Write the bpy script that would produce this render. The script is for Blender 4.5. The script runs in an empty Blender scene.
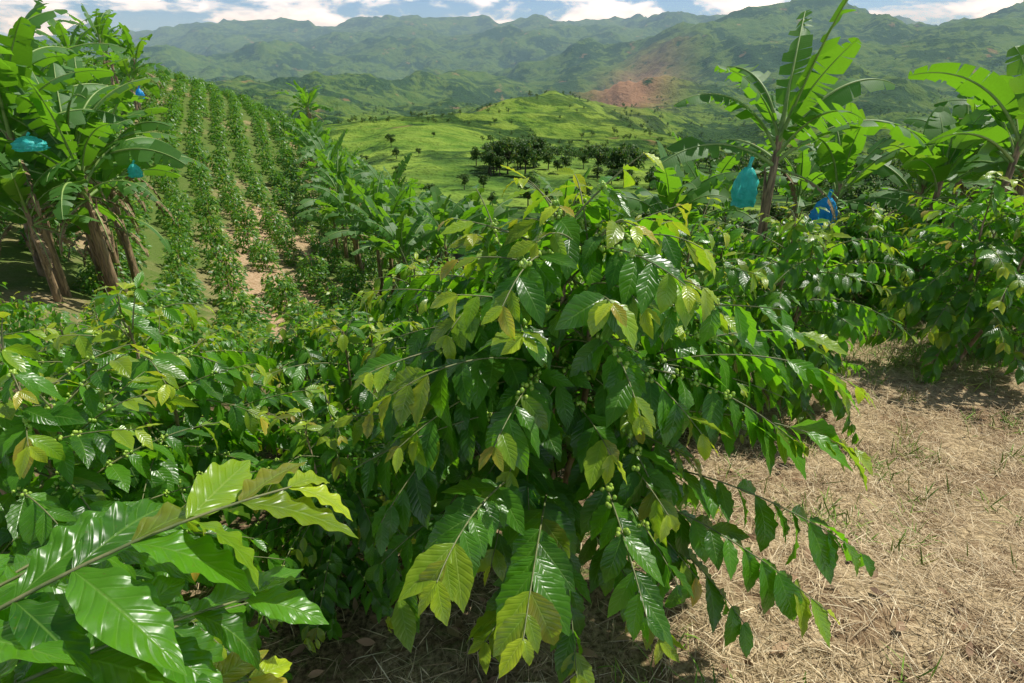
import bpy, math, numpy as np
from mathutils import Vector
rng = np.random.default_rng(11)
scene = bpy.context.scene
COL = scene.collection
CAMZ = 2.3

# ------------------------------------------------------------------ noise
_perm = np.random.default_rng(3).permutation(256)
_perm = np.concatenate([_perm, _perm])
_ga = np.random.default_rng(4).uniform(0, 2*np.pi, 256)
_gx, _gy = np.cos(_ga), np.sin(_ga)
def perlin(x, y):
    xi = np.floor(x).astype(int); yi = np.floor(y).astype(int)
    xf = x-xi; yf = y-yi
    u = xf*xf*xf*(xf*(xf*6-15)+10); v = yf*yf*yf*(yf*(yf*6-15)+10)
    def g(ix, iy, dx, dy):
        h = _perm[(_perm[ix & 255]+iy) & 255]
        return _gx[h]*dx+_gy[h]*dy
    a = g(xi, yi, xf, yf); b = g(xi+1, yi, xf-1, yf)
    c = g(xi, yi+1, xf, yf-1); d = g(xi+1, yi+1, xf-1, yf-1)
    return (a+(b-a)*u)*(1-v)+(c+(d-c)*u)*v
def ridged(x, y, sc, oc=4, gain=.5):
    t = 0; am = 1.0; tot = 0
    for i in range(oc):
        t = t+am*(1-2.2*np.abs(perlin(x/sc+i*17.3, y/sc+i*9.1))); tot += am; am *= gain; sc *= .46
    return t/tot
def sstep(a, b, x):
    t = np.clip((x-a)/(b-a), 0, 1); return t*t*(3-2*t)

# ------------------------------------------------------------------ terrain height
CC = np.array([-1.4, -.9, -.55, -.35, -.15, .1, .4, .8, 1.4])
YY = np.array([2, 5, 10, 20, 40, 80, 160, 400, 700, 1200, 2200, 4000, 7000, 11000, 15000.])
TS = np.array([
 [-1.15]*9,
 [-.58,-.60,-.63,-.63,-.59,-.56,-.56,-.56,-.56],
 [-.42,-.46,-.55,-.54,-.48,-.42,-.39,-.36,-.33],
 [-.20,-.25,-.41,-.44,-.44,-.40,-.36,-.32,-.28],
 [-.03,-.07,-.17,-.23,-.29,-.34,-.33,-.29,-.25],
 [.04,.03,-.005,-.08,-.21,-.28,-.28,-.25,-.22],
 [.03,.0,-.06,-.18,-.20,-.21,-.21,-.20,-.2],
 [.0,-.05,-.12,-.15,-.125,-.135,-.145,-.15,-.16],
 [-.03,-.06,-.11,-.085,-.072,-.12,-.13,-.14,-.14],
 [-.05,-.06,-.09,-.10,-.085,-.050,-.10,-.11,-.1],
 [-.05,-.05,-.05,-.045,-.07,-.08,-.045,-.05,-.05],
 [-.03,-.02,-.02,-.03,-.02,-.01,.03,.05,.05],
 [.0,-.005,-.005,-.005,.005,.02,.04,.05,.05],
 [.04,.04,.04,.045,.05,.05,.05,.04,.04],
 [-.01]*9])
def cr(p0, p1, p2, p3, t):
    return .5*((2*p1)+(-p0+p2)*t+(2*p0-5*p1+4*p2-p3)*t*t+(-p0+3*p1-3*p2+p3)*t**3)
def Hh(x, y):
    x = np.asarray(x, float); y = np.asarray(y, float)
    yc = np.clip(y, 2, 14999)
    c = np.clip(x/np.maximum(yc, 2), -1.39, 1.39)
    fi = np.interp(np.log(yc), np.log(YY), np.arange(len(YY)))
    fj = np.interp(c, CC, np.arange(len(CC)))
    i = np.clip(fi.astype(int), 0, len(YY)-2); j = np.clip(fj.astype(int), 0, len(CC)-2)
    ti = fi-i; tj = fj-j
    rows = []
    for k in (-1, 0, 1, 2):
        ii = np.clip(i+k, 0, len(YY)-1)
        rows.append(cr(TS[ii, np.clip(j-1, 0, 8)], TS[ii, j], TS[ii, j+1], TS[ii, np.clip(j+2, 0, 8)], tj))
    s = cr(*rows, ti)
    lin = rows[1]*(1-ti)+rows[2]*ti
    w = sstep(20, 60, yc); s = lin*(1-w)+s*w
    z = CAMZ+s*yc
    z = np.where(y < 2, 0.0, z)
    z = z+.03*perlin(x*1.3, y*1.3)+.012*perlin(x*5, y*5)
    d = np.maximum(y, 1)
    z = z+sstep(15, 60, d)*.5*perlin(x/12, y/12)
    z = z+sstep(120, 400, d)*(1-sstep(2000, 4000, d))*7*(ridged(x, y, 170, 3)-.55)
    z = z+sstep(500, 1600, d)*(1-sstep(2200, 4000, d))*130*(ridged(x+300, y, 800, 5, .45)-.55)
    wx = 260*perlin(x/900, y/900); wy = 260*perlin(x/900+31, y/900+7)
    z = z+sstep(1500, 2800, d)*(1-.6*sstep(4500, 7000, d))*310*(ridged(x+1200+wx, y-500+wy, 1900, 6, .46)-.50)
    z = z+sstep(3000, 5500, d)*780*(ridged(x-900+wx*2, y+400+wy*2, 4200, 7, .47)-.47)
    return z

# ------------------------------------------------------------------ mesh helper
def mk_mesh(name, V, F, mats, attrs=None, smooth=True, mi=None):
    V = np.ascontiguousarray(V, dtype=np.float32); F = np.ascontiguousarray(F, dtype=np.int32)
    me = bpy.data.meshes.new(name)
    me.vertices.add(len(V)); me.vertices.foreach_set('co', V.ravel())
    me.loops.add(F.size); me.loops.foreach_set('vertex_index', F.ravel())
    me.polygons.add(len(F))
    me.polygons.foreach_set('loop_start', np.arange(0, F.size, F.shape[1], dtype=np.int32))
    me.polygons.foreach_set('loop_total', np.full(len(F), F.shape[1], dtype=np.int32))
    me.polygons.foreach_set('use_smooth', np.full(len(F), smooth))
    for m in (mats if isinstance(mats, list) else [mats]): me.materials.append(m)
    if mi is not None: me.polygons.foreach_set('material_index', np.asarray(mi, dtype=np.int32))
    for k, a in (attrs or {}).items():
        at = me.attributes.new(k, 'FLOAT_VECTOR', 'POINT')
        at.data.foreach_set('vector', np.ascontiguousarray(a, dtype=np.float32).ravel())
    me.update(calc_edges=True)
    return me
def obj(name, data, parent=None, loc=None):
    o = bpy.data.objects.new(name, data); COL.objects.link(o)
    if parent: o.parent = parent
    if loc is not None: o.location = loc
    return o
def norm(a): return a/np.maximum(np.linalg.norm(a, axis=-1, keepdims=True), 1e-9)
class Geo:
    def __init__(s): s.V = []; s.F = []; s.A = []; s.B = []; s.M = []; s.n = 0
    def add(s, V, F, A=None, B=None, m=0):
        V = np.asarray(V).reshape(-1, 3)
        s.V.append(V); s.F.append(np.asarray(F)+s.n); s.n += len(V)
        s.A.append(np.zeros_like(V) if A is None else np.asarray(A).reshape(-1, 3))
        s.B.append(np.zeros_like(V) if B is None else np.asarray(B).reshape(-1, 3))
        s.M.append(np.full(len(F), m))
    def mesh(s, name, mats, smooth=True):
        return mk_mesh(name, np.concatenate(s.V), np.concatenate(s.F), mats,
                       {'lv': np.concatenate(s.A), 'lc': np.concatenate(s.B)}, smooth, np.concatenate(s.M))
def tube(g, pts, rad, n=7, m=0):
    pts = np.asarray(pts, float); k = len(pts); rad = np.broadcast_to(rad, (k,))
    T = norm(np.gradient(pts, axis=0))
    ref = np.array([.13, .97, .2]) if abs(T[0][2]) > .7 else np.array([0, 0, 1.])
    A = norm(np.cross(T, ref)); B = np.cross(T, A)
    an = np.linspace(0, 2*np.pi, n, endpoint=False)
    V = pts[:, None]+rad[:, None, None]*(A[:, None]*np.cos(an)[None, :, None]+B[:, None]*np.sin(an)[None, :, None])
    i = np.arange(k-1)[:, None]; j = np.arange(n)[None]; j2 = (j+1) % n
    F = np.stack([i*n+j, i*n+j2, (i+1)*n+j2, (i+1)*n+j], -1).reshape(-1, 4)
    g.add(V, F, m=m)
def leaf_batch(g, P, D, N, L, W, B, young, nl=8, nw=4, wave=.02, fold=.25, m=0, rnd=None, tipy=None):
    P = np.asarray(P, float); n = len(P)
    D = norm(np.asarray(D, float)); S = norm(np.cross(D, np.asarray(N, float))); N = np.cross(S, D)
    t = np.linspace(0, 1, nl+1); x = np.linspace(-1, 1, nw+1)
    wt = np.maximum(np.sin(np.pi*t**.92)**.82*(1-.45*t**4), .02)
    B = np.asarray(B)[:, None]; L = np.asarray(L); W = np.asarray(W)
    Bs = np.where(np.abs(B) < 1e-3, 1e-3, B)
    yb = np.sin(Bs*t)/Bs; zb = -(1-np.cos(Bs*t))/Bs
    ph = rng.uniform(0, 6.28, (n, 1, 1)); fq = rng.uniform(22, 34, (n, 1, 1))
    wav = np.sin(t[None, :, None]*fq+ph+(x > 0)[None, None]*1.7)
    X = x[None, None]*wt[None, :, None]*W[:, None, None]*(1+.05*wav*(np.abs(x)**3)[None, None]*(wave > .01))
    Z = fold*np.abs(X)*(1-.5*t[None, :, None])+wave*wav*(x**2)[None, None]*wt[None, :, None]
    tw = rng.normal(0, .3, (n, 1, 1))*t[None, :, None]
    Z = Z+tw*X
    Nt = N[:, None]*np.cos(B*t)[..., None]+D[:, None]*np.sin(B*t)[..., None]
    V = P[:, None, None]+L[:, None, None, None]*(S[:, None, None]*X[..., None]+(D[:, None]*yb[..., None]+N[:, None]*zb[..., None])[:, :, None]+Nt[:, :, None]*Z[..., None])
    i = np.arange(nl)[:, None]; j = np.arange(nw)[None]
    f = np.stack([i*(nw+1)+j, i*(nw+1)+j+1, (i+1)*(nw+1)+j+1, (i+1)*(nw+1)+j], -1).reshape(-1, 4)
    F = (f[None]+(np.arange(n)*(nl+1)*(nw+1))[:, None, None]).reshape(-1, 4)
    A = np.zeros((n, nl+1, nw+1, 3)); A[..., 0] = x; A[..., 1] = t[None, :, None]
    A[..., 2] = (rng.random(n) if rnd is None else rnd)[:, None, None]
    C = np.zeros_like(A); C[..., 0] = np.asarray(young)[:, None, None]; C[..., 1] = rng.random(n)[:, None, None]
    C[..., 2] = rng.random(n)[:, None, None]
    g.add(V, F, A, C, m=m)

# ------------------------------------------------------------------ materials
def newmat(name):
    m = bpy.data.materials.new(name); m.use_nodes = True
    nt = m.node_tree; nt.nodes.clear()
    return m, nt, nt.nodes, nt.links
class NB:
    def __init__(s, nt): s.nt = nt; s.N = nt.nodes; s.L = nt.links
    def val(s, sock, v):
        if isinstance(v, bpy.types.NodeSocket): s.L.new(v, sock)
        elif v is not None:
            if isinstance(v, tuple) and len(v) == 3 and sock.type == 'RGBA': v = (*v, 1)
            sock.default_value = v
    def math(s, op, a, b=None, c=None, clamp=False):
        n = s.N.new('ShaderNodeMath'); n.operation = op; n.use_clamp = clamp
        for k, v in enumerate((a, b, c)):
            if v is not None: s.val(n.inputs[k], v)
        return n.outputs[0]
    def mix(s, f, a, b, mode='MIX'):
        n = s.N.new('ShaderNodeMix'); n.data_type = 'RGBA'; n.blend_type = mode
        s.val(n.inputs[0], f); s.val(n.inputs[6], a); s.val(n.inputs[7], b); return n.outputs[2]
    def noise(s, vec, scale, det=3, rough=.55, dist=0):
        n = s.N.new('ShaderNodeTexNoise'); s.val(n.inputs['Vector'], vec); n.inputs['Scale'].default_value = scale
        n.inputs['Detail'].default_value = det; n.inputs['Roughness'].default_value = rough; n.inputs['Distortion'].default_value = dist
        return n.outputs['Fac']
    def attr(s, name):
        n = s.N.new('ShaderNodeAttribute'); n.attribute_name = name; x = s.N.new('ShaderNodeSeparateXYZ')
        s.L.new(n.outputs['Vector'], x.inputs[0]); return x.outputs
    def rng(s, v, a, b, c=0., d=1., smooth=True):
        n = s.N.new('ShaderNodeMapRange'); n.interpolation_type = 'SMOOTHSTEP' if smooth else 'LINEAR'
        s.val(n.inputs[0], v); n.inputs[1].default_value = a; n.inputs[2].default_value = b
        n.inputs[3].default_value = c; n.inputs[4].default_value = d; return n.outputs[0]
    def bump(s, h, st, dist):
        n = s.N.new('ShaderNodeBump'); s.L.new(h, n.inputs['Height']); n.inputs['Strength'].default_value = st
        n.inputs['Distance'].default_value = dist; return n.outputs[0]
    def bsdf(s, col, rough, nrm=None, spec=.5):
        n = s.N.new('ShaderNodeBsdfPrincipled'); s.val(n.inputs['Base Color'], col); s.val(n.inputs['Roughness'], rough)
        n.inputs['Specular IOR Level'].default_value = spec
        if nrm is not None: s.L.new(nrm, n.inputs['Normal'])
        return n
    def out(s, sh):
        o = s.N.new('ShaderNodeOutputMaterial'); s.L.new(sh, o.inputs['Surface']); return o
def leaf_material(name, dark, mid, young, under, trans, tr=.3, rough=.3, veins=9., slope=1.8, bumpd=.004, bst=.2, bronze=(.22,.12,.03), veinline=True, ty=(.62, .66, .04)):
    m, nt, N, L = newmat(name); b = NB(nt)
    lv = b.attr('lv'); lc = b.attr('lc')
    au = b.math('ABSOLUTE', lv[0])
    col = b.mix(b.math('POWER', lv[2], 1.3), dark, mid)
    tc = N.new('ShaderNodeTexCoord')
    nz = b.noise(tc.outputs['Object'], 25, 2)
    col = b.mix(b.math('MULTIPLY', b.rng(nz, .35, .75), .3), col, mid)
    yc = b.mix(b.rng(lc[1], .70, .98), young, bronze)
    yf = b.math('MULTIPLY', lc[0], b.rng(au, -.2, .9, .55, 1))
    col = b.mix(yf, col, yc)
    ph = b.math('SUBTRACT', b.math('MULTIPLY', lv[1], veins), b.math('MULTIPLY', au, slope))
    sn = b.math('ABSOLUTE', b.math('SINE', b.math('MULTIPLY', ph, math.pi)))
    line = b.math('SUBTRACT', 1, b.rng(sn, 0, .2))
    mid_l = b.math('SUBTRACT', 1, b.rng(au, .02, .07))
    ln = b.math('MAXIMUM', b.math('MULTIPLY', line, .5 if veinline else 0.08), b.math('MULTIPLY', mid_l, .8))
    pale = b.mix(lc[0], (.18, .32, .06), (.50, .55, .1))
    col = b.mix(b.math('MULTIPLY', ln, .6), col, pale)
    sp = b.noise(tc.outputs['Object'], 160, 1)
    col = b.mix(b.math('MULTIPLY', b.rng(sp, .71, .77), .5), col, (.12, .08, .02))
    geo = N.new('ShaderNodeNewGeometry')
    col2 = b.mix(b.math('MULTIPLY', geo.outputs['Backfacing'], .6), col, under)
    h = b.math('ADD', b.rng(sn, 0, .8), b.math('ADD', b.math('MULTIPLY', b.rng(au, 0, .1), .8), b.math('MULTIPLY', nz, 2.5)))
    nrm = b.bump(h, bst, bumpd)
    rg = b.math('ADD', b.math('MULTIPLY', geo.outputs['Backfacing'], .2), b.math('ADD', rough, b.math('MULTIPLY', nz, .18)))
    p = b.bsdf(col2, rg, nrm)
    t = N.new('ShaderNodeBsdfTranslucent')
    tcx = b.mix(yf, trans, ty)
    L.new(tcx, t.inputs[0]); L.new(nrm, t.inputs['Normal'])
    mx = N.new('ShaderNodeMixShader'); mx.inputs[0].default_value = tr
    L.new(p.outputs[0], mx.inputs[1]); L.new(t.outputs[0], mx.inputs[2]); b.out(mx.outputs[0])
    return m
M_COF = leaf_material('coffee_leaf', (.010, .050, .005), (.080, .235, .012), (.42, .55, .025), (.09, .20, .035), (.30, .76, .012), tr=.34, rough=.22, bst=.28, bronze=(.5, .30, .04), ty=(.86, .84, .04))
M_COFR = leaf_material('coffee_leaf_far', (.026, .095, .010), (.095, .24, .018), (.32, .44, .03), (.09, .20, .04), (.24, .58, .02), tr=.3, rough=.32, bumpd=.002)
M_BAN = leaf_material('banana_leaf', (.018, .08, .008), (.075, .21, .016), (.20, .33, .03), (.07, .18, .04), (.28, .66, .02), tr=.36, rough=.25, veins=60, slope=0, bumpd=.004, bronze=(.25, .2, .05), veinline=False, ty=(.5, .7, .05))
M_TREE = leaf_material('tree_leaf', (.014, .045, .006), (.055, .13, .015), (.14, .22, .03), (.06, .11, .03), (.10, .28, .02), tr=.2, rough=.6, bumpd=.001)
def simple(name, c1, c2, scale, rough=.8, bd=.003, stretch=(1, 1, 1)):
    m, nt, N, L = newmat(name); b = NB(nt)
    tc = N.new('ShaderNodeTexCoord'); mp = N.new('ShaderNodeMapping'); mp.inputs['Scale'].default_value = stretch
    L.new(tc.outputs['Object'], mp.inputs[0])
    nz = b.noise(mp.outputs[0], scale, 5, .65)
    col = b.mix(b.rng(nz, .3, .7), c1, c2)
    p = b.bsdf(col, rough, b.bump(nz, .7, bd)); b.out(p.outputs[0]); return m
M_BARK = simple('coffee_bark', (.18, .11, .065), (.50, .36, .24), 30, .85, .004, (1, 1, .4))
M_TWIG = simple('coffee_twig', (.10, .14, .04), (.22, .22, .09), 30, .6, .001)
M_PSEUDO = simple('banana_stem', (.09, .06, .03), (.44, .30, .16), 7, .6, .01, (3, 3, .5))
M_PETI = simple('banana_midrib', (.16, .28, .06), (.28, .38, .1), 6, .5, .002)
M_DRYL = simple('dry_banana_leaf', (.14, .09, .045), (.38, .27, .15), 9, .9, .01)
M_BERRY = simple('coffee_berry', (.18, .36, .04), (.40, .54, .07), 40, .3, .0005)
M_TRUNK = simple('tree_bark', (.06, .045, .03), (.16, .12, .09), 3, .9, .02)
def bagmat(name, c, tcol):
    m, nt, N, L = newmat(name); b = NB(nt)
    tc = N.new('ShaderNodeTexCoord'); nz = b.noise(tc.outputs['Object'], 9, 4, .6, .8)
    col = b.mix(b.rng(nz, .3, .7), c, tuple(min(1, x*1.5+.02) for x in c))
    nrm = b.bump(nz, 1, .04)
    p = b.bsdf(col, .3, nrm)
    t = N.new('ShaderNodeBsdfTranslucent'); t.inputs[0].default_value = (*tcol, 1)
    mx = N.new('ShaderNodeMixShader'); mx.inputs[0].default_value = .4
    L.new(p.outputs[0], mx.inputs[1]); L.new(t.outputs[0], mx.inputs[2]); b.out(mx.outputs[0]); return m
M_BAGB = bagmat('blue_plastic', (.01, .30, .60), (.02, .5, .85))
M_BAGT = bagmat('teal_plastic', (.05, .50, .46), (.10, .8, .65))

def ground_mat():
    m, nt, N, L = newmat('ground_surface'); b = NB(nt)
    geo = N.new('ShaderNodeNewGeometry'); pos = geo.outputs['Position']
    z1 = b.attr('z1'); z2 = b.attr('z2')
    n_f = b.noise(pos, 38, 5, .7); n_m = b.noise(pos, 2.2, 4, .6); n_c = b.noise(pos, 9, 4, .7, .6)
    straw = b.mix(b.rng(n_f, .3, .65), (.20, .14, .07), (.68, .53, .31))
    straw = b.mix(b.math('MULTIPLY', b.rng(n_m, .48, .60), .75), straw, (.20, .12, .065))
    litter = b.mix(b.rng(n_f, .35, .7), (.05, .033, .02), (.36, .25, .14))
    weed = b.mix(b.rng(n_f, .3, .7), (.03, .08, .012), (.11, .21, .025))
    litter = b.mix(b.math('MULTIPLY', b.rng(n_c, .50, .60), .6), litter, weed)
    col = b.mix(z1[0], litter, straw)
    soil = b.mix(b.rng(n_c, .3, .7), (.30, .18, .09), (.60, .44, .28))
    n_h = b.noise(pos, .16, 4, .6)
    wf = b.rng(b.math('SUBTRACT', n_h, b.math('MULTIPLY', z2[0], .3)), .27, .52, .0, .9)
    soil = b.mix(wf, soil, weed)
    col = b.mix(z1[1], col, soil)
    n1 = b.noise(pos, .0035, 5, .6, .4); n2 = b.noise(pos, .02, 5, .65); n3 = b.noise(pos, .12, 3, .7)
    forest = b.mix(b.rng(n3, .3, .7), (.012, .042, .010), (.045, .105, .018))
    field = b.mix(b.rng(n2, .35, .65), (.09, .19, .02), (.20, .30, .04))
    mk = b.rng(b.math('ADD', b.math('MULTIPLY', n1, .6), b.math('MULTIPLY', n2, .4)), .47, .52)
    mk = b.math('ADD', b.math('MULTIPLY', mk, b.math('ADD', .48, z2[1])), b.math('MULTIPLY', z2[2], b.rng(n2, .32, .44)), clamp=True)
    veg = b.mix(mk, forest, field)
    mb = b.math('MAXIMUM', b.math('MULTIPLY', z2[0], b.rng(n2, .30, .46)), b.math('MULTIPLY', b.rng(b.noise(pos, .006, 3, .7), .64, .68), .5))
    veg = b.mix(mb, veg, (.36, .21, .11))
    col = b.mix(z1[2], col, veg)
    hf = b.math('ADD', b.math('MULTIPLY', n3, 4), b.math('MULTIPLY', n2, 18))
    hf = b.math('MULTIPLY', hf, z1[2])
    hn = b.math('MULTIPLY', b.math('ADD', n_f, b.math('MULTIPLY', n_c, 2)), b.math('MULTIPLY', b.math('SUBTRACT', 1, z1[2]), .02))
    nrm = b.bump(b.math('ADD', hf, hn), 1, 1)
    p = b.bsdf(col, .95, nrm, .1); b.out(p.outputs[0]); return m
M_GROUND = ground_mat()

# ------------------------------------------------------------------ terrain sheet
def straw_mask(x, y):
    edge = .25+.5*sstep(1.0, 2.0, y)+1.0*sstep(2.5, 4.5, y)+1.0*sstep(4.6, 6, y)
    s = sstep(-.35, .35, x-edge+.3*perlin(x*1.1+4, y*1.1))*(1-sstep(6.5, 9, y+.6*perlin(x*.6, y*.6)))
    return np.maximum(s, .55*(1-sstep(1.6, 2.6, y))*sstep(-.3, .2, perlin(x*1.7, y*1.7)+.1))
w = np.geomspace(2.0, 15000, 950)
yg = w-6.0
cg = np.linspace(-1, 1, 640); cg = np.sign(cg)*np.abs(cg)**1.15*1.75
X = (w[:, None]+4)*cg[None]; Y = np.broadcast_to(yg[:, None], X.shape)
Z = Hh(X, Y)
nr, nc = X.shape
i = np.arange(nr-1)[:, None]; j = np.arange(nc-1)[None]
F = np.stack([i*nc+j, i*nc+j+1, (i+1)*nc+j+1, (i+1)*nc+j], -1).reshape(-1, 4)
c_ = X/np.maximum(Y, 2)
straw = straw_mask(X, Y)
hill = sstep(7, 10, Y)*(1-sstep(95, 130, Y))*(1-sstep(-.16, -.08, c_))
far = sstep(9, 16, Y)*(1-hill)
brown = np.exp(-((c_-.18)/.06)**2-((Y-2500)/700)**2)+np.exp(-((c_-.21)/.055)**2-((Y-3300)/800)**2)+np.exp(-((c_+.46)/.10)**2-((Y-26)/13)**2)
bright = .40*sstep(150, 400, Y)*(1-sstep(1500, 2300, Y))*np.exp(-((c_+.0)/.35)**2)+.65*sstep(14, 20, Y)*(1-sstep(150, 300, Y))
meadow = sstep(380, 480, Y)*(1-sstep(800, 950, Y))*np.exp(-((c_+.18)/.12)**4)+.4*sstep(900, 1000, Y)*(1-sstep(1250, 1400, Y))*np.exp(-((c_-.08)/.08)**4)+.7*sstep(120, 200, Y)*(1-sstep(340, 400, Y))*np.exp(-((c_-.0)/.3)**4)
z1 = np.stack([straw, hill, far], -1).reshape(-1, 3); z2 = np.stack([brown, bright, meadow], -1).reshape(-1, 3)
me = mk_mesh('ground', np.stack([X, Y, Z], -1).reshape(-1, 3), F, M_GROUND, {'z1': z1, 'z2': z2})
gr = obj('ground', me); gr['kind'] = 'structure'
gr['label'] = 'mountain terrain with dry grass, soil and green valleys'; gr['category'] = 'ground'

# ------------------------------------------------------------------ coffee bushes
def branch_curve(p0, d, L, droop, n=14):
    t = np.linspace(0, 1, n)[:, None]
    return p0+d*L*t+np.array([0, 0, -1.])*droop*L*t**2
def foliate(fo, tw, be, pts, leafL, nl, nw, young_p, spacing, t0=.2, wave=.026, berries=True, droop=(.1, 1.3), ny=2, wid=(.18, .235), br=.007):
    seg = np.linalg.norm(np.diff(pts, axis=0), axis=1); s = np.concatenate([[0], np.cumsum(seg)]); L = s[-1]
    nn = max(2, int(L*(1-t0)/spacing))
    ss = np.linspace(t0*L, L*.995, nn)
    P = np.stack([np.interp(ss, s, pts[:, k]) for k in range(3)], -1)
    T = norm(np.gradient(P, axis=0))
    Ps, Ds, Ns, Ls, Ys, Bs, Ws = [], [], [], [], [], [], []
    hasy = rng.random() < young_p
    for k in range(nn):
        fr = k/(nn-1)
        for sd in (-1, 1):
            if rng.random() < .05: continue
            hz = norm(np.cross(T[k], [0, 0, 1.])+rng.normal(0, .16, 3))
            ang = math.radians(rng.uniform(45, 75)*(1-.45*fr))
            D = T[k]*math.cos(ang)+hz*sd*math.sin(ang)
            D = norm(D+np.array([0, 0, -1.])*rng.uniform(*droop)*(1-.4*fr if hasy else 1))
            up = np.array([0, 0, 1.])+rng.normal(0, .3, 3)+T[k]*.3
            last = k >= nn-1
            yng = 0
            if hasy and k >= nn-ny: yng = rng.uniform(.55, 1)*(1 if last else .5)
            elif rng.random() < .03: yng = rng.uniform(.1, .3)
            l = leafL*rng.uniform(.72, 1.22)*(.58 if last else (.85 if k >= nn-2 else 1))
            Ps.append(P[k]); Ds.append(D); Ns.append(up); Ls.append(l); Ys.append(yng)
            Bs.append(rng.uniform(.15, 1.2)); Ws.append(rng.uniform(*wid))
    if Ps: leaf_batch(fo, Ps, Ds, Ns, Ls, Ws, Bs, Ys, nl, nw, wave)
    if tw is not None: tube(tw, pts, np.linspace(.0055, .0018, len(pts)), 5)
    if be is not None and berries:
        for k in range(0, max(1, int(nn*.65))):
            if rng.random() < .7:
                for q in range(rng.integers(4, 11)):
                    c = P[k]+norm(rng.normal(0, 1, 3))*br*2.1
                    th = np.linspace(.08, np.pi-.08, 6)[:, None]; a = np.linspace(0, 2*np.pi, 7)[:-1][None]
                    V = c+br*np.stack([np.sin(th)*np.cos(a), np.sin(th)*np.sin(a), 1.15*np.cos(th)+0*a], -1).reshape(-1, 3)
                    ii = np.arange(5)[:, None]; jj = np.arange(6)[None]
                    be.add(V, np.stack([ii*6+jj, ii*6+(jj+1) % 6, (ii+1)*6+(jj+1) % 6, (ii+1)*6+jj], -1).reshape(-1, 4))
def coffee(H, R, nb, leafL, nl, nw, spacing, custom=(), twigs=True, berries=True, mat=None, young=.45, lean=(0, 0), stems=1, h0=.12, wave=.026, peak=.45, bdroop=(.2, .6), cny=3, cnl=14, br=.007, srad=.026, top_el=20, cw=(.20, .25)):
    st, tw, fo, be = Geo(), (Geo() if twigs else None), Geo(), (Geo() if berries else None)
    for q in range(stems):
        ln = np.array([lean[0]+rng.normal(0, .10)*(q > 0), lean[1]+rng.normal(0, .10)*(q > 0), 1.])
        t = np.linspace(0, 1, 12)[:, None]
        off = rng.normal(0, .08, 3)*(q > 0); off[2] = 0
        spine = off+ln*np.array([1, 1, 0])*t*H+np.array([0, 0, 1.])*t*H*(1 if q == 0 else rng.uniform(.85, .98))
        spine = spine+np.stack([.02*np.sin(t[:, 0]*9+q), .02*np.cos(t[:, 0]*7), 0*t[:, 0]], -1)
        spine[0, 2] = -.12
        tube(st, spine, np.linspace(srad, .006, 12)*(1 if stems == 1 else .85), 8)
        for k in range(nb//stems):
            f = h0+(1-h0)*((k+.5)/(nb//stems))
            az = k*2.39996+q*1.3+rng.normal(0, .2)
            x = (f-peak)/(1.03-peak) if f > peak else (peak-f)/1.1
            Lb = R*max(.22, (1-abs(x)**2.8))*rng.uniform(.66, 1.14)
            el = math.radians(10+40*f**2*(top_el/20)+rng.normal(0, 10)+(top_el if f > .9 else 0))
            d = np.array([math.cos(az)*math.cos(el), math.sin(az)*math.cos(el), math.sin(el)])
            p0 = np.array([np.interp(f, t[:, 0], spine[:, a]) for a in range(3)])
            pts = branch_curve(p0, d, Lb, rng.uniform(*bdroop))
            pts[:, 2] = np.maximum(pts[:, 2], .06)
            foliate(fo, tw, be, pts, leafL, nl, nw, young*(.5+.8*f), spacing, t0=.28 if Lb > .3 else .05, wave=wave, br=br)
    for cu in custom:
        a, bq, c, lf, yp = cu[:5]
        a, bq, c = map(np.array, (a, bq, c)); t = np.linspace(0, 1, 18)[:, None]
        pts = a*(1-t)**2+2*bq*t*(1-t)+c*t*t
        foliate(fo, tw, be, pts, lf, cnl, max(nw, 4), yp, .060, t0=.3, wave=wave, droop=cu[5] if len(cu) > 5 else (.1, .8), berries=False, ny=cny, wid=cw)
    mat = mat or M_COF
    out = {'stem': st.mesh('coffee_stem', M_BARK), 'foliage': fo.mesh('coffee_foliage', mat)}
    if tw is not None: out['branches'] = tw.mesh('coffee_branches', M_TWIG)
    if be is not None and be.n: out['berry_clusters'] = be.mesh('coffee_berries', M_BERRY)
    return out
def gz(x, y): return float(Hh(np.array([x]), np.array([y]))[0])
def place(kind, parts, x, y, label, category, group=None, scale=1, rot=0., z=None):
    e = obj(kind, None); e.empty_display_size = .2
    e.location = (x, y, gz(x, y) if z is None else z); e.rotation_euler = (0, 0, rot); e.scale = (scale,)*3
    for n, me in parts.items():
        p = obj(n, me, e)
        if n == 'berry_clusters': p['kind'] = 'stuff'
    e['label'] = label; e['category'] = category
    if group: e['group'] = group
    return e
GRP = 'coffee bushes planted across the slope'
mx, my = .2, 2.25; mz = gz(mx, my)
def loc(p, bx=mx, by=my, bz=mz): return (p[0]-bx, p[1]-by, p[2]-bz)
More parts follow.
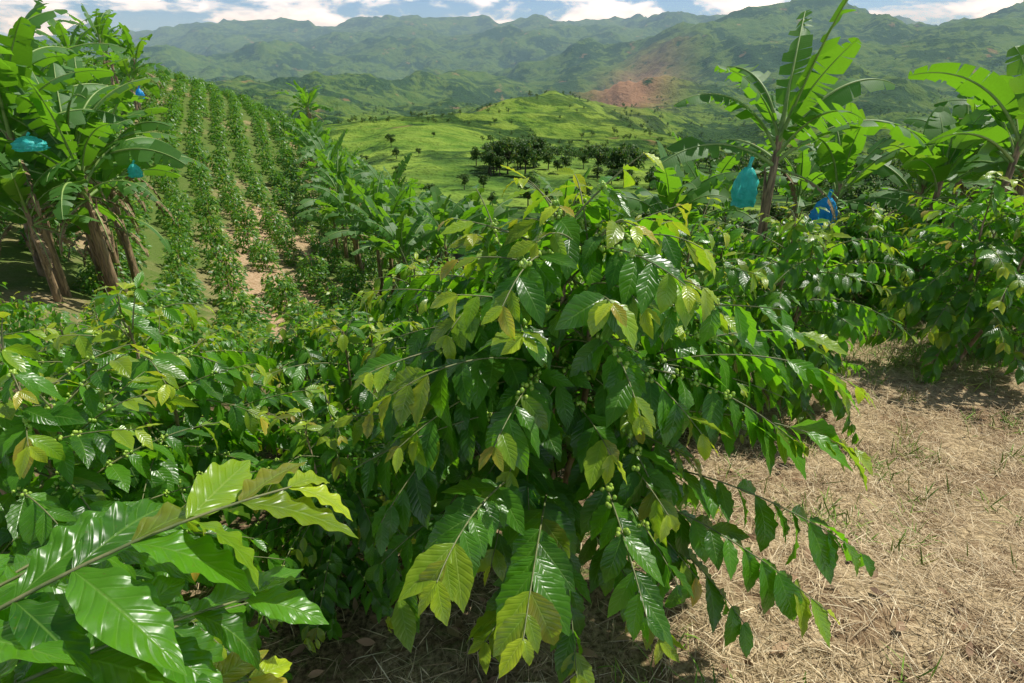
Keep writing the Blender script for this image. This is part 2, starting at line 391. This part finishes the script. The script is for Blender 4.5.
cust = [
 (loc((.2, 2.25, .95)), loc((.8, 2.0, 1.50)), loc((1.42, 2.02, 1.15)), .205, 1),
 (loc((.2, 2.25, .9)), loc((.8, 2.2, 1.45)), loc((1.42, 2.35, 1.22)), .20, 1),
 (loc((.2, 2.25, .8)), loc((.7, 1.9, 1.25)), loc((1.32, 1.80, 1.00)), .205, 1),
 (loc((.2, 2.25, .6)), loc((.7, 1.8, 1.05)), loc((1.28, 1.55, .72)), .20, .5),
 (loc((.2, 2.25, .5)), loc((.6, 1.7, .95)), loc((1.12, 1.42, .58)), .20, 1),
 (loc((.2, 2.25, .5)), loc((.6, 1.8, .75)), loc((.88, 1.5, .42)), .18, 0),
 (loc((.2, 2.25, .6)), loc((.1, 1.45, 1.05)), loc((.03, 1.05, .92)), .175, 1, (.4, 1.0)),
 (loc((.2, 2.25, .6)), loc((-.1, 1.5, 1.15)), loc((-.20, 1.10, 1.08)), .175, 1, (.4, 1.0)),
 (loc((.2, 2.25, .1)), loc((.1, 1.7, .5)), loc((-.1, 1.40, .45)), .17, .5),
 (loc((.2, 2.25, .5)), loc((-.2, 1.9, .8)), loc((-.5, 1.60, .62)), .18, .5),
 (loc((.2, 2.25, .4)), loc((.4, 1.8, .6)), loc((.55, 1.45, .40)), .17, .5),
 (loc((.2, 2.25, 1.1)), loc((-.1, 1.8, 1.5)), loc((-.42, 1.7, 1.30)), .19, 1),
 (loc((.2, 2.25, .8)), loc((-.2, 1.9, 1.15)), loc((-.60, 1.75, .95)), .18, .5),
]
P = coffee(1.93, .90, 111, .185, 12, 4, .062, cust, young=.7, stems=3, h0=.42, peak=.74, bdroop=(.15, .6), br=.009, srad=.034, top_el=14)
place('coffee_bush', P, mx, my, 'tall glossy coffee bush with drooping leaves and yellow tips', 'coffee bush')
bx, by = -1.15, .35; bz = gz(bx, by)
def lb(*p): return loc(p, bx, by, bz)
fl = (.0, .4)
cf = [
 (lb(-1.15, .35, 1.3), lb(-.72, .44, 1.78), lb(-.35, .72, 1.71), .19, 1, fl),
 (lb(-1.15, .35, 1.25), lb(-.72, .42, 1.66), lb(-.40, .62, 1.58), .19, .0, fl),
 (lb(-1.15, .35, 1.2), lb(-.9, .45, 1.70), lb(-.60, .72, 1.63), .18, 0, fl),
 (lb(-1.15, .35, 1.1), lb(-.8, .45, 1.5), lb(-.42, .60, 1.42), .18, 1, fl),
 (lb(-1.15, .35, 1.15), lb(-.95, .6, 1.6), lb(-.78, .85, 1.50), .175, 0, fl),
 (lb(-1.15, .35, 1.0), lb(-.85, .6, 1.45), lb(-.55, .85, 1.30), .17, 0),
 (lb(-1.15, .35, .9), lb(-.8, .4, 1.2), lb(-.45, .45, 1.2), .17, 0),
]
P = coffee(1.45, .5, 36, .165, 20, 6, .06, cf, young=.3, wave=.032, cny=3, cnl=30, cw=(.175, .215))
place('coffee_bush', P, bx, by, 'coffee bush stretching a broad sunlit yellow-green leafy branch', 'coffee bush')
NEAR = [coffee(1.75, .88, 84, .18, 8, 4, .064, young=.6, stems=3, h0=h, peak=.55) for h in (.12, .15, .28)]
NL = [(-1.75, 1.75, .84, 0, 0), (-1.95, 2.6, .90, 0, 1), (-.85, 2.25, .62, 0, 0), (-1.0, 3.1, .80, 0, 1), (-2.7, 3.4, .82, 0, 0), (-.75, 4.3, .9, 0, 1), (-1.8, 4.4, .75, 0, 0), (-3.0, 2.4, .88, 0, 1),
    (1.35, 4.3, 1.0, 0, 2), (2.35, 4.7, 1.0, 0, 1), (4.7, 5.6, 1.12, 1, 2), (6.1, 6.4, 1.1, 0, 1), (.3, 4.4, 1.0, 0, 0),
    (-3.4, 4.6, .75, 0, 1), (-4.2, 3.6, .85, 0, 0), (3.3, 6.9, 1, 0, 0), (5.1, 8.0, 1, 0, 1), (7.2, 7.4, 1, 0, 2)]
for k, (x, y, s, lab, v) in enumerate(NL):
    place('coffee_bush', NEAR[v], x, y, ['glossy green coffee bush in the planted row', 'rounded coffee bush at the edge of dry grass'][lab], 'coffee bush', GRP, s, rng.uniform(0, 6.28))
MID = [coffee(1.65, .8, 60, .18, 4, 2, .075, twigs=False, berries=False, mat=M_COF, young=.5, stems=2, h0=.1) for _ in range(3)]
pts = []
for yy in np.arange(5.7, 13, 1.35):
    for xx in np.arange(-11, 12, 1.25):
        x = xx+rng.normal(0, .15); y = yy+rng.normal(0, .15)
        if abs(x/y) > .98: continue
        if x > -1.0 and y < 6.0: continue
        if x > 2.2 and y < 8: continue
        if x/y < -.2 and y > 7.6: continue
        pts.append((x, y))
for k, (x, y) in enumerate(pts):
    P = {n: MID[k % 3][n] for n in ('stem', 'foliage')}
    place('coffee_bush', P, x, y, 'green coffee bush in the planted row', 'coffee bush', GRP, rng.uniform(.85, 1.05)*(.72 if x/y < -.2 else 1), rng.uniform(0, 6.28))
FARM = []
for v in range(4):
    g = Geo(); n = 340
    a = rng.uniform(0, 6.28, n); ph = rng.uniform(0, 1, n)
    r = .58*np.sqrt(1-(ph-.35)**2*1.6)*rng.uniform(.5, 1.08, n); zc = .12+1.0*ph
    Pp = np.stack([r*np.cos(a), r*np.sin(a), zc], -1)
    D = np.stack([np.cos(a), np.sin(a), rng.uniform(-1, .3, n)], -1)+rng.normal(0, .4, (n, 3))
    leaf_batch(g, Pp, D, np.tile([0, 0, 1.], (n, 1))+rng.normal(0, .3, (n, 3)), rng.uniform(.15, .25, n), np.full(n, .25), rng.uniform(.2, .8, n), (rng.random(n) < .12)*.8, 2, 2, .02)
    tube(g, [(0, 0, -.1), (0, 0, .6), (0, 0, 1.0)], [.03, .02, .01], 5, m=1)
    FARM.append((g, g.mesh('coffee_hill_bush', [M_COFR, M_BARK])))
hp = []
dr = norm(np.array([-.5, 1.0])); pr = np.array([dr[1], -dr[0]])
for a in np.arange(-80, 80, 1.8):
    for s in np.arange(0, 120, 1.5):
        x, y = pr*(a+.6*math.sin(s*.09+a*.03))+dr*(s+.5*math.sin(a*5))
        x += rng.normal(0, .18); y += rng.normal(0, .2)
        if not (8.4 < y < 92): continue
        c = x/y
        if c < -1.05 or c > -.10: continue
        if c < -.78 and y < 17: continue
        if rng.random() < .05: continue
        if rng.random() < .3*math.exp(-((c+.46)/.08)**2-((y-24)/8)**2): continue
        hp.append((x, y))
hp.sort(key=lambda p: p[1])
NIND = 300-len(pts)-len(NL)-2
print('hill bushes', len(hp), 'individual', NIND)
for k, (x, y) in enumerate(hp[:NIND]):
    o = obj('coffee_bush', FARM[k % 4][1]); s = rng.uniform(.75, 1.2)
    o.location = (x, y, gz(x, y)); o.rotation_euler = (0, 0, rng.uniform(0, 6.28)); o.scale = (s, s, s)
    o['label'] = 'small coffee bush in a hillside row'; o['category'] = 'coffee bush'; o['group'] = GRP
def bake(pl, protos, name, mats, label, cat):
    V, Fs, A, B, Mi = [], [], [], [], []; off = 0
    pc = [(np.concatenate(g.V), np.concatenate(g.F), np.concatenate(g.A), np.concatenate(g.B), np.concatenate(g.M)) for g in protos]
    zz = Hh(np.array([p[0] for p in pl]), np.array([p[1] for p in pl]))
    for k, p in enumerate(pl):
        v, f, a, b, m = pc[k % len(pc)]; s = p[2]; th = rng.uniform(0, 6.28); c, sn = math.cos(th), math.sin(th)
        vv = np.stack([v[:, 0]*c-v[:, 1]*sn, v[:, 0]*sn+v[:, 1]*c, v[:, 2]], -1)*s+np.array([p[0], p[1], zz[k]])
        a = a.copy(); a[:, 2] = np.clip(a[:, 2]*.5+rng.random()*.5, 0, 1)
        V.append(vv); Fs.append(f+off); off += len(v); A.append(a); B.append(b); Mi.append(m)
    me = mk_mesh(name, np.concatenate(V), np.concatenate(Fs), mats, {'lv': np.concatenate(A), 'lc': np.concatenate(B)}, True, np.concatenate(Mi))
    o = obj(name, me); o['kind'] = 'stuff'; o['label'] = label; o['category'] = cat; return o
FL = []
for v in range(3):
    g = Geo(); n = 110
    a = rng.uniform(0, 6.28, n); ph = rng.uniform(0, 1, n); r = .56*np.sqrt(1-(ph-.35)**2*1.6)*rng.uniform(.6, 1, n)
    Pp = np.stack([r*np.cos(a), r*np.sin(a), .12+.9*ph], -1)
    D = np.stack([np.cos(a), np.sin(a), rng.uniform(-1, .3, n)], -1)+rng.normal(0, .4, (n, 3))
    leaf_batch(g, Pp, D, np.tile([0, 0, 1.], (n, 1)), rng.uniform(.22, .34, n), np.full(n, .3), rng.uniform(.2, .8, n), (rng.random(n) < .12)*.7, 2, 2, .02)
    FL.append(g)
bake([(x, y, rng.uniform(.8, 1.25)) for x, y in hp[NIND:]], FL, 'coffee_rows', [M_COFR], 'distant rows of coffee bushes covering the hillside', 'coffee field')

# ------------------------------------------------------------------ banana plants
def banana_leaf(g, g2, base, az, el, L, W, bend, torn, dry=False):
    n = 34; t = np.linspace(0, 1, n+1)
    ang = el-bend*t**1.5
    dl = L/n
    hd = np.array([math.cos(az), math.sin(az), 0])
    d = hd[None]*np.cos(ang)[:, None]+np.array([0, 0, 1.])[None]*np.sin(ang)[:, None]
    Pm = base+np.concatenate([[np.zeros(3)], np.cumsum(d[:-1]*dl, axis=0)])
    S = np.array([-math.sin(az), math.cos(az), 0.])
    Nn = np.cross(S[None]*-1, d)*1.0; Nn = -Nn if Nn[0][2] < 0 else Nn
    tube(g2, Pm, np.linspace(.026, .004, n+1)*(L/1.8), 6, m=0)
    rollv = 0 if dry else rng.normal(0, .5)
    S2 = S[None]*math.cos(rollv)+Nn*math.sin(rollv); N2 = Nn*math.cos(rollv)-S[None]*math.sin(rollv)
    t0 = .16; tt = np.clip((t-t0)/(1-t0), 0, 1)
    wv = W*np.where(t < t0, 0.0, np.sin(np.pi*np.clip(tt*.93+.035, 0, 1))**.5*(1.05-.2*tt))
    r0 = rng.random(); yg = .5*(rng.random() < .25)*rng.random()
    for sd in (-1, 1):
        k = int(t0*n)+1
        while k < n:
            gl = int(rng.integers(1, 4)) if torn > rng.random() else int(rng.integers(3, 9))
            e = min(n, k+gl)
            fa = rng.uniform(-.35, .2) if torn < .3 else rng.uniform(-.2, 1.1)*(.4+.6*torn)
            sweep = rng.normal(.18, .1)
            ks = np.arange(k, e+1); xs = np.array([0, .33, .7, 1.])
            a = fa*(.4+xs*.9)
            cum_s = np.cumsum(np.concatenate([[0], np.diff(xs)])*np.cos(a)); cum_n = np.cumsum(np.concatenate([[0], np.diff(xs)])*-np.sin(a))
            gapf = np.linspace(0, 1, len(ks))
            shift = np.where(gapf == 0, .4, np.where(gapf == 1, -.4, 0))*dl*(torn > .2)
            wk = np.maximum(wv[ks], .01)*rng.uniform(.83, 1.03)
            V = Pm[ks][:, None]+sd*S2[ks][:, None]*(cum_s[None, :, None]*wk[:, None, None])+N2[ks][:, None]*(cum_n[None, :, None]*wk[:, None, None])+d[ks][:, None]*((xs**1.5)[None, :, None]*(wk*sweep+shift)[:, None, None])
            a_ = np.zeros((len(ks), 4, 3)); a_[..., 0] = xs*sd; a_[..., 1] = t[ks][:, None]; a_[..., 2] = np.clip(r0+rng.normal(0, .1), 0, 1)
            b_ = np.zeros_like(a_); b_[..., 0] = yg; b_[..., 1] = .3
            ii = np.arange(len(ks)-1)[:, None]; jj = np.arange(3)[None]
            Fq = np.stack([ii*4+jj, ii*4+jj+1, (ii+1)*4+jj+1, (ii+1)*4+jj], -1).reshape(-1, 4)
            if sd < 0: Fq = Fq[:, ::-1]
            g.add(V, Fq, a_, b_, m=1 if dry else 0)
            k = e
def banana(Hs, nlv, L, W, torn, lean=(0, 0), dryn=3, spear=True):
    st, lf, mr = Geo(), Geo(), Geo()
    t = np.linspace(0, 1, 10)[:, None]
    sp = np.array([lean[0], lean[1], 0])*t**1.3*Hs+np.array([0, 0, Hs])*t; sp[0, 2] = -.3
    tube(st, sp, np.linspace(.085, .045, 10), 12)
    for q in range(5):
        a = rng.uniform(0, 6.28); h = rng.uniform(.1, .8); p = np.array([np.interp(h, t[:, 0], sp[:, k]) for k in range(3)])
        o = np.array([math.cos(a), math.sin(a), 0])
        tube(st, [p+o*.05, p+o*.09+[0, 0, .25], p+o*.12+[0, 0, .4]], [.035, .02, .008], 5)
    top = sp[-1]
    for k in range(nlv):
        az = k*2.5+rng.normal(0, .35); f = k/max(1, nlv-1)
        el = math.radians(34+46*f+rng.normal(0, 10)); bend = math.radians(88-42*f+rng.normal(0, 18))
        banana_leaf(lf, mr, top-np.array([0, 0, .45*(1-f)]), az, el, L*rng.uniform(.75, 1.15)*(1 if f < .9 else .85), W*rng.uniform(.85, 1.1), bend, torn*rng.uniform(.5, 1.4)*(1-.3*f))
    if spear:
        s = top+np.array([[0, 0, 0], [.02, 0, .35], [.03, .01, .65], [.05, .0, .85]]); tube(mr, s, [.045, .03, .015, .004], 7)
    for k in range(dryn):
        banana_leaf(lf, mr, top-np.array([0, 0, .45]), rng.uniform(0, 6.28), math.radians(-10), L*.7, W*.3, math.radians(78), .9, dry=True)
    return {'pseudostem': st.mesh('banana_pseudostem', M_PSEUDO), 'leaves': lf.mesh('banana_leaves', [M_BAN, M_DRYL]), 'midribs': mr.mesh('banana_midribs', M_PETI)}
BV = [banana(2.75, 13, 1.95, .25, .9), banana(2.9, 11, 2.1, .29, .55), banana(2.5, 10, 1.9, .26, .85, (.12, 0)), banana(2.2, 10, 1.8, .30, .4), banana(2.9, 12, 2.1, .26, .75, (-.1, .05))]
GB = 'banana plants scattered through the plantation'
def ban(v, x, y, s=1, rot=None, label='tall banana plant with arching torn green leaves'):
    place('banana_plant', BV[v], x, y, label, 'banana plant', GB, s, rng.uniform(0, 6.28) if rot is None else rot)
ban(0, 4.0, 9.0, 1.06, 1.0, 'banana plant with teal covered fruit bunch and ragged fronds')
ban(2, 5.3, 9.8, .85, 0.2, 'leaning banana plant with a blue covered fruit bunch')
ban(1, 7.8, 9.2, .92); ban(3, 8.8, 10.0, 1.1); ban(1, 9.5, 12.4, .95); ban(3, 8.2, 11.6, 1.0); ban(4, 10.3, 11.6, .95); ban(3, 7.5, 10.2, .95)
ban(3, 3.6, 13, 1.05); ban(3, 11.5, 16, 1.); ban(4, 8.6, 17, 1.0); ban(3, 2.7, 15.5, 1.0); ban(1, 6.0, 16, .9); ban(0, 4.9, 14.5, .95)
for v, x, y, s in [(1, -12.0, 14.4, 1.5), (0, -10.6, 14.4, 1.35), (4, -13.6, 15.8, 1.6), (2, -12.2, 16.2, 1.5), (3, -13.2, 13.2, 1.3), (3, -11.4, 13.4, 1.1), (3, -12.5, 14.9, 1.2), (1, -11.3, 15.2, 1.45),
                   (0, -12.6, 18.2, 1.6), (4, -15.4, 18.5, 1.7), (2, -17.0, 20.5, 1.7), (1, -14.6, 20.9, 1.6), (3, -12.4, 17.2, 1.3), (3, -14.3, 17.2, 1.5), (4, -11.7, 16.0, 1.3)]:
    ban(v, x, y, s)
for x, y, s in [(-17.3, 24, 1.6), (-20, 26, 1.7), (-20, 28.5, 1.4), (-22, 31, 1.7), (-25, 34, 1.8), (-24.5, 36, 1.7), (-29, 40, 1.8), (-29, 43, 1.6), (-34, 50, 1.9), (-33, 54, 1.7), (-37, 58, 1.9), (-39, 62, 1.8), (-34, 56, 1.9)]:
    ban(int(rng.integers(0, 5)), x, y, s)
for x, y, s in [(-25, 76, 1.3), (-21.5, 66, 1.3), (-18.8, 56, 1.2), (-16, 48, 1.25), (-14.6, 46, 1.15), (-12.6, 40, 1.2), (-11.2, 38, 1.1), (-9.9, 33, 1.15), (-8.9, 31.5, 1.1), (-7.4, 27, 1.15), (-6.3, 26, 1.1), (-9.6, 30.5, 1.0), (-4.6, 22.5, 1.1),
                (-4.9, 27, 1.15), (-3.2, 24, 1.15), (-5.6, 31, 1.2), (-7.6, 35, 1.2), (-2.2, 21, 1.05), (-8.4, 40, 1.2), (-1.2, 23, 1.1), (-3.6, 19.5, .95), (1.5, 20, 1.0), (-13.3, 43, 1.2), (-17.2, 52, 1.2), (-5.4, 24.5, 1.1)]:
    ban(int(rng.integers(0, 5)), x, y, s*1.2)

def bag(x, y, z, w, h, mat, label):
    g = Geo(); n = 22; m = 14
    t = np.linspace(0, 1, m); a = np.linspace(0, 2*np.pi, n, endpoint=False)
    r = w/2*(.12+.88*np.sin(np.pi*np.clip(t*.70+.02, 0, 1))**.6)
    rr = r[:, None]*(1+.12*np.sin(5*a+1)[None]+.08*np.sin(9*a[None]+t[:, None]*6)+.07*rng.normal(0, 1, (m, n)))
    V = np.stack([rr*np.cos(a)[None], rr*np.sin(a)[None]*.9, np.broadcast_to(((.5-t)*h)[:, None], rr.shape)+.03*h*np.sin(4*a)[None]*t[:, None]], -1)
    i = np.arange(m-1)[:, None]; j = np.arange(n)[None]
    g.add(V, np.stack([i*n+j, i*n+(j+1) % n, (i+1)*n+(j+1) % n, (i+1)*n+j], -1).reshape(-1, 4))
    tube(g, [(0, 0, h*.48), (.01, 0, h*.6), (.04, .03, h*.75)], [.03, .025, .03], 7)
    o = obj('fruit_bag', g.mesh('fruit_bag', mat)); o.location = (x, y, z)
    o['label'] = label; o['category'] = 'banana bunch bag'; return o
bag(3.50, 8.7, .80, .35, .56, M_BAGT, 'teal plastic bag covering a hanging banana bunch')
bag(5.05, 9.2, .30, .38, .48, M_BAGB, 'bright blue plastic bag covering a banana bunch')
bag(-10.7, 13.3, .95, .62, .30, M_BAGT, 'turquoise plastic bag on a banana bunch in leaves')
bag(-9.5, 14.8, .15, .30, .32, M_BAGT, 'small turquoise plastic bag on a banana bunch')
bag(-16.5, 27.5, 1.6, .32, .4, M_BAGB, 'blue plastic bag on a tall banana plant')

# ------------------------------------------------------------------ trees and forest
def tree_geo(n, clumps, sz, H=8, R=3.2):
    g = Geo()
    tube(g, [(0, 0, -.8), (.1, 0, H*.3), (.2, .1, H*.7)], [.25, .18, .06], 6, m=1)
    Pp = []
    for c in range(clumps):
        a = rng.uniform(0, 6.28); r = R*rng.uniform(.1, .8); z = H*rng.uniform(.35, .88)
        cen = np.array([r*math.cos(a), r*math.sin(a), z]); cr_ = R*rng.uniform(.28, .5)
        tube(g, [(.1, 0, H*.35), cen*.6+[0, 0, H*.2], cen], [.09, .05, .02], 4, m=1)
        d = norm(rng.normal(0, 1, (n//clumps, 3))); d[:, 2] = np.abs(d[:, 2])*.9-.25
        Pp.append(cen+d*cr_*rng.uniform(.7, 1.05, (len(d), 1)))
    Pp = np.concatenate(Pp); q = len(Pp)
    leaf_batch(g, Pp, rng.normal(0, 1, (q, 3)), np.tile([0, 0, 1.], (q, 1))+rng.normal(0, .5, (q, 3)), rng.uniform(.7, 1.2, q)*sz, np.full(q, .35), rng.uniform(0, 1, q), (rng.random(q) < .15)*.6, 2, 2, .03)
    return g
TG = [tree_geo(1300, 14, .58) for _ in range(3)]
TM = [g.mesh('tree', [M_TREE, M_TRUNK]) for g in TG]
tp = []
for _ in range(60):
    y = math.exp(rng.uniform(math.log(110), math.log(520))); c = rng.uniform(-.3, .95)
    tp.append((c*y, y, rng.uniform(.45, 1.2)))
for k in range(25):
    y = rng.uniform(55, 120); c = rng.uniform(.15, .95); tp.append((c*y, y, rng.uniform(.45, 1.)))
for cx, cyy, n_ in [(-.03, 300, 11), (.04, 330, 7), (.17, 300, 11)]:
    for k in range(n_):
        y = cyy+rng.normal(0, 14); c = cx+rng.normal(0, .022); tp.append((c*y, y, rng.uniform(1.2, 2.4)))
for k, (x, y, s) in enumerate(tp):
    o = obj('tree', TM[k % 3])
    o.location = (x, y, gz(x, y)); o.rotation_euler = (0, 0, rng.uniform(0, 6.28)); o.scale = (s, s, s*rng.uniform(.8, 1.1))
    o['label'] = 'leafy broad-crowned tree on the valley slope'; o['category'] = 'tree'; o['group'] = 'trees scattered across the valley slopes'
FG = [tree_geo(90, 6, 1.6, 9, 4) for _ in range(4)]
fp = []
while len(fp) < 4000:
    y = math.exp(rng.uniform(math.log(180), math.log(3200))); c = rng.uniform(-1.1, 1.15); x = c*y
    v = perlin(np.array([x/90.]), np.array([y/90.]))[0]+.5*perlin(np.array([x/35.]), np.array([y/35.]))[0]
    br = .6*(math.exp(-((c+.18)/.13)**4)*(380 < y < 850))+.2*(math.exp(-((c-.08)/.09)**4)*(950 < y < 1300))+.45*(math.exp(-(c/.32)**4)*(y < 400))
    if v > .02+br+rng.normal(0, .03): fp.append((x, y, rng.uniform(.5, 1.15)*(1 if y < 1200 else 1.3)))
bake(fp, FG, 'forest', [M_TREE, M_TRUNK], 'dark green woodland covering distant hills', 'forest')

# ------------------------------------------------------------------ grass
def blades(n, xr, yr, mask, mat, name, label, lr, wr, elr):
    x = rng.uniform(*xr, n*3); y = rng.uniform(*yr, n*3)
    keep = rng.random(n*3) < mask(x, y); x = x[keep][:n]; y = y[keep][:n]; q = len(x)
    z = Hh(x, y)
    a = rng.uniform(0, 6.28, q); e = rng.uniform(*elr, q)
    P_ = np.stack([x, y, z+rng.uniform(0, .03, q)*(elr[1] < .8)], -1)
    D = np.stack([np.cos(a)*np.cos(e), np.sin(a)*np.cos(e), np.sin(e)], -1)
    g = Geo(); L = rng.uniform(*lr, q)
    leaf_batch(g, P_, D, np.tile([0, 0, 1.], (q, 1))+rng.normal(0, .4, (q, 3)), L, rng.uniform(*wr, q)/L, rng.uniform(-.2, 1.0, q), np.zeros(q), 3, 1, 0, 0)
    o = obj(name, g.mesh(name, mat)); o['kind'] = 'stuff'; o['label'] = label; o['category'] = 'grass'
def blade_mat(name, c1, c2, c3):
    m, nt, N, L = newmat(name); b = NB(nt); lv = b.attr('lv'); lc = b.attr('lc')
    col = b.mix(lv[2], c1, c2); col = b.mix(b.rng(lc[1], .7, 1.), col, c3)
    p = b.bsdf(col, .7, None, .3); b.out(p.outputs[0]); return m
M_STRAW = blade_mat('straw', (.22, .15, .075), (.68, .53, .31), (.82, .70, .46))
M_GREENG = blade_mat('green_grass', (.09, .20, .02), (.22, .40, .04), (.45, .48, .12))
blades(120000, (-1.6, 8), (.3, 8), lambda x, y: np.clip(straw_mask(x, y), .18, 1)*np.where(y < 4, 1, .6)*(.35+.65*(perlin(x*2, y*2) > -.1)), M_STRAW, 'dry_grass', 'flattened dry straw-coloured grass cuttings on the ground', (.05, .20), (.001, .0026), (-.05, .5))
_tr = np.random.default_rng(5); TX = _tr.uniform(.6, 7.5, 80); TY = _tr.uniform(.9, 6.5, 80); TR = _tr.uniform(.05, .24, 80)
def tuft(x, y):
    v = perlin(x*2.3+7, y*2.3)+.7*perlin(x*7, y*7); m_ = (v > .40)*.7*(x > .2)+(y > 5.4)*(x > 2)*.35
    for a_, b_, r_ in zip(TX, TY, TR): m_ = m_+1.0*np.exp(-((x-a_)**2+(y-b_)**2)/r_**2)
    return m_
blades(40000, (-1.6, 9), (.5, 9.5), tuft, M_GREENG, 'green_grass', 'sparse green grass tufts sprouting through dry straw', (.05, .20), (.002, .005), (.4, 1.4))
g = Geo(); q = 500
x = rng.uniform(-1.5, 2.2, q); y = rng.uniform(.6, 5, q); a = rng.uniform(0, 6.28, q)
leaf_batch(g, np.stack([x, y, Hh(x, y)+.025], -1), np.stack([np.cos(a), np.sin(a), rng.uniform(-.1, .25, q)], -1), np.tile([0, 0, 1.], (q, 1))+rng.normal(0, .3, (q, 3)), rng.uniform(.05, .11, q), np.full(q, .2), rng.uniform(-1, 1, q), np.zeros(q), 5, 2, .06)
o = obj('leaf_litter', g.mesh('leaf_litter', blade_mat('dead_leaf', (.12, .07, .04), (.32, .20, .11), (.42, .28, .15)))); o['kind'] = 'stuff'; o['label'] = 'brown fallen coffee leaves on the ground'; o['category'] = 'leaf litter'

# ------------------------------------------------------------------ haze volume
m, nt, N, L = newmat('valley_air')
vs = N.new('ShaderNodeVolumeScatter'); vs.inputs['Color'].default_value = (.42, .69, 1, 1); vs.inputs['Density'].default_value = 9.5e-5
o_ = N.new('ShaderNodeOutputMaterial'); L.new(vs.outputs[0], o_.inputs['Volume'])
V = np.array([(sx, sy, sz) for sx in (-26000, 26000) for sy in (900, 16500) for sz in (-1500, 1250)], float)
Fb = [(0, 1, 3, 2), (4, 6, 7, 5), (0, 4, 5, 1), (2, 3, 7, 6), (0, 2, 6, 4), (1, 5, 7, 3)]
hz = obj('sky_haze', mk_mesh('sky_haze', V, Fb, m, smooth=False)); hz['kind'] = 'structure'; hz['label'] = 'thin blue haze filling the valley air'; hz['category'] = 'sky'

# ------------------------------------------------------------------ light
sd = Vector((.46, .26, .82)).normalized()
el = math.asin(sd.z); az = math.atan2(sd.x, sd.y)
sun = bpy.data.lights.new('sun', 'SUN'); sun.energy = 5.0; sun.angle = math.radians(.5); sun.color = (1, .96, .88)
so = bpy.data.objects.new('sun', sun); COL.objects.link(so); so.rotation_euler = sd.to_track_quat('Z', 'Y').to_euler()
wd = bpy.data.worlds.new('World'); scene.world = wd; wd.use_nodes = True
nt = wd.node_tree; nt.nodes.clear(); b = NB(nt); N = nt.nodes; L = nt.links
sk = N.new('ShaderNodeTexSky'); sk.sky_type = 'NISHITA'; sk.sun_disc = False; sk.sun_elevation = el; sk.sun_rotation = az
tc = N.new('ShaderNodeTexCoord'); mp = N.new('ShaderNodeMapping'); mp.inputs['Scale'].default_value = (1, 1, 3)
L.new(tc.outputs['Generated'], mp.inputs[0])
sx = N.new('ShaderNodeSeparateXYZ'); L.new(tc.outputs['Generated'], sx.inputs[0])
cn = b.noise(mp.outputs[0], 6.0, 8, .6, .2)
cl = b.math('MULTIPLY', b.rng(cn, .42, .52), b.rng(sx.outputs[2], .12, .30, 1, .04))
shade = b.noise(mp.outputs[0], 16, 4, .6)
cc = b.mix(b.rng(shade, .3, .7), (19, 21, 25), (34, 36, 41))
skc = b.mix(b.rng(sx.outputs[2], .0, .3, .9, 0), sk.outputs[0], (.9, 1.8, 3.6), 'MULTIPLY')
col = b.mix(cl, skc, cc)
bg = N.new('ShaderNodeBackground'); L.new(col, bg.inputs[0]); bg.inputs[1].default_value = .062
wo = N.new('ShaderNodeOutputWorld'); L.new(bg.outputs[0], wo.inputs[0])

cam = bpy.data.cameras.new('camera'); cam.lens = 20; cam.sensor_width = 36; cam.clip_start = .02; cam.clip_end = 60000
co = bpy.data.objects.new('camera', cam); COL.objects.link(co); co.location = (0, 0, CAMZ); co.rotation_euler = (math.radians(65), 0, 0)
scene.camera = co
scene.view_settings.view_transform = 'Standard'; scene.view_settings.look = 'None'; scene.view_settings.exposure = 0
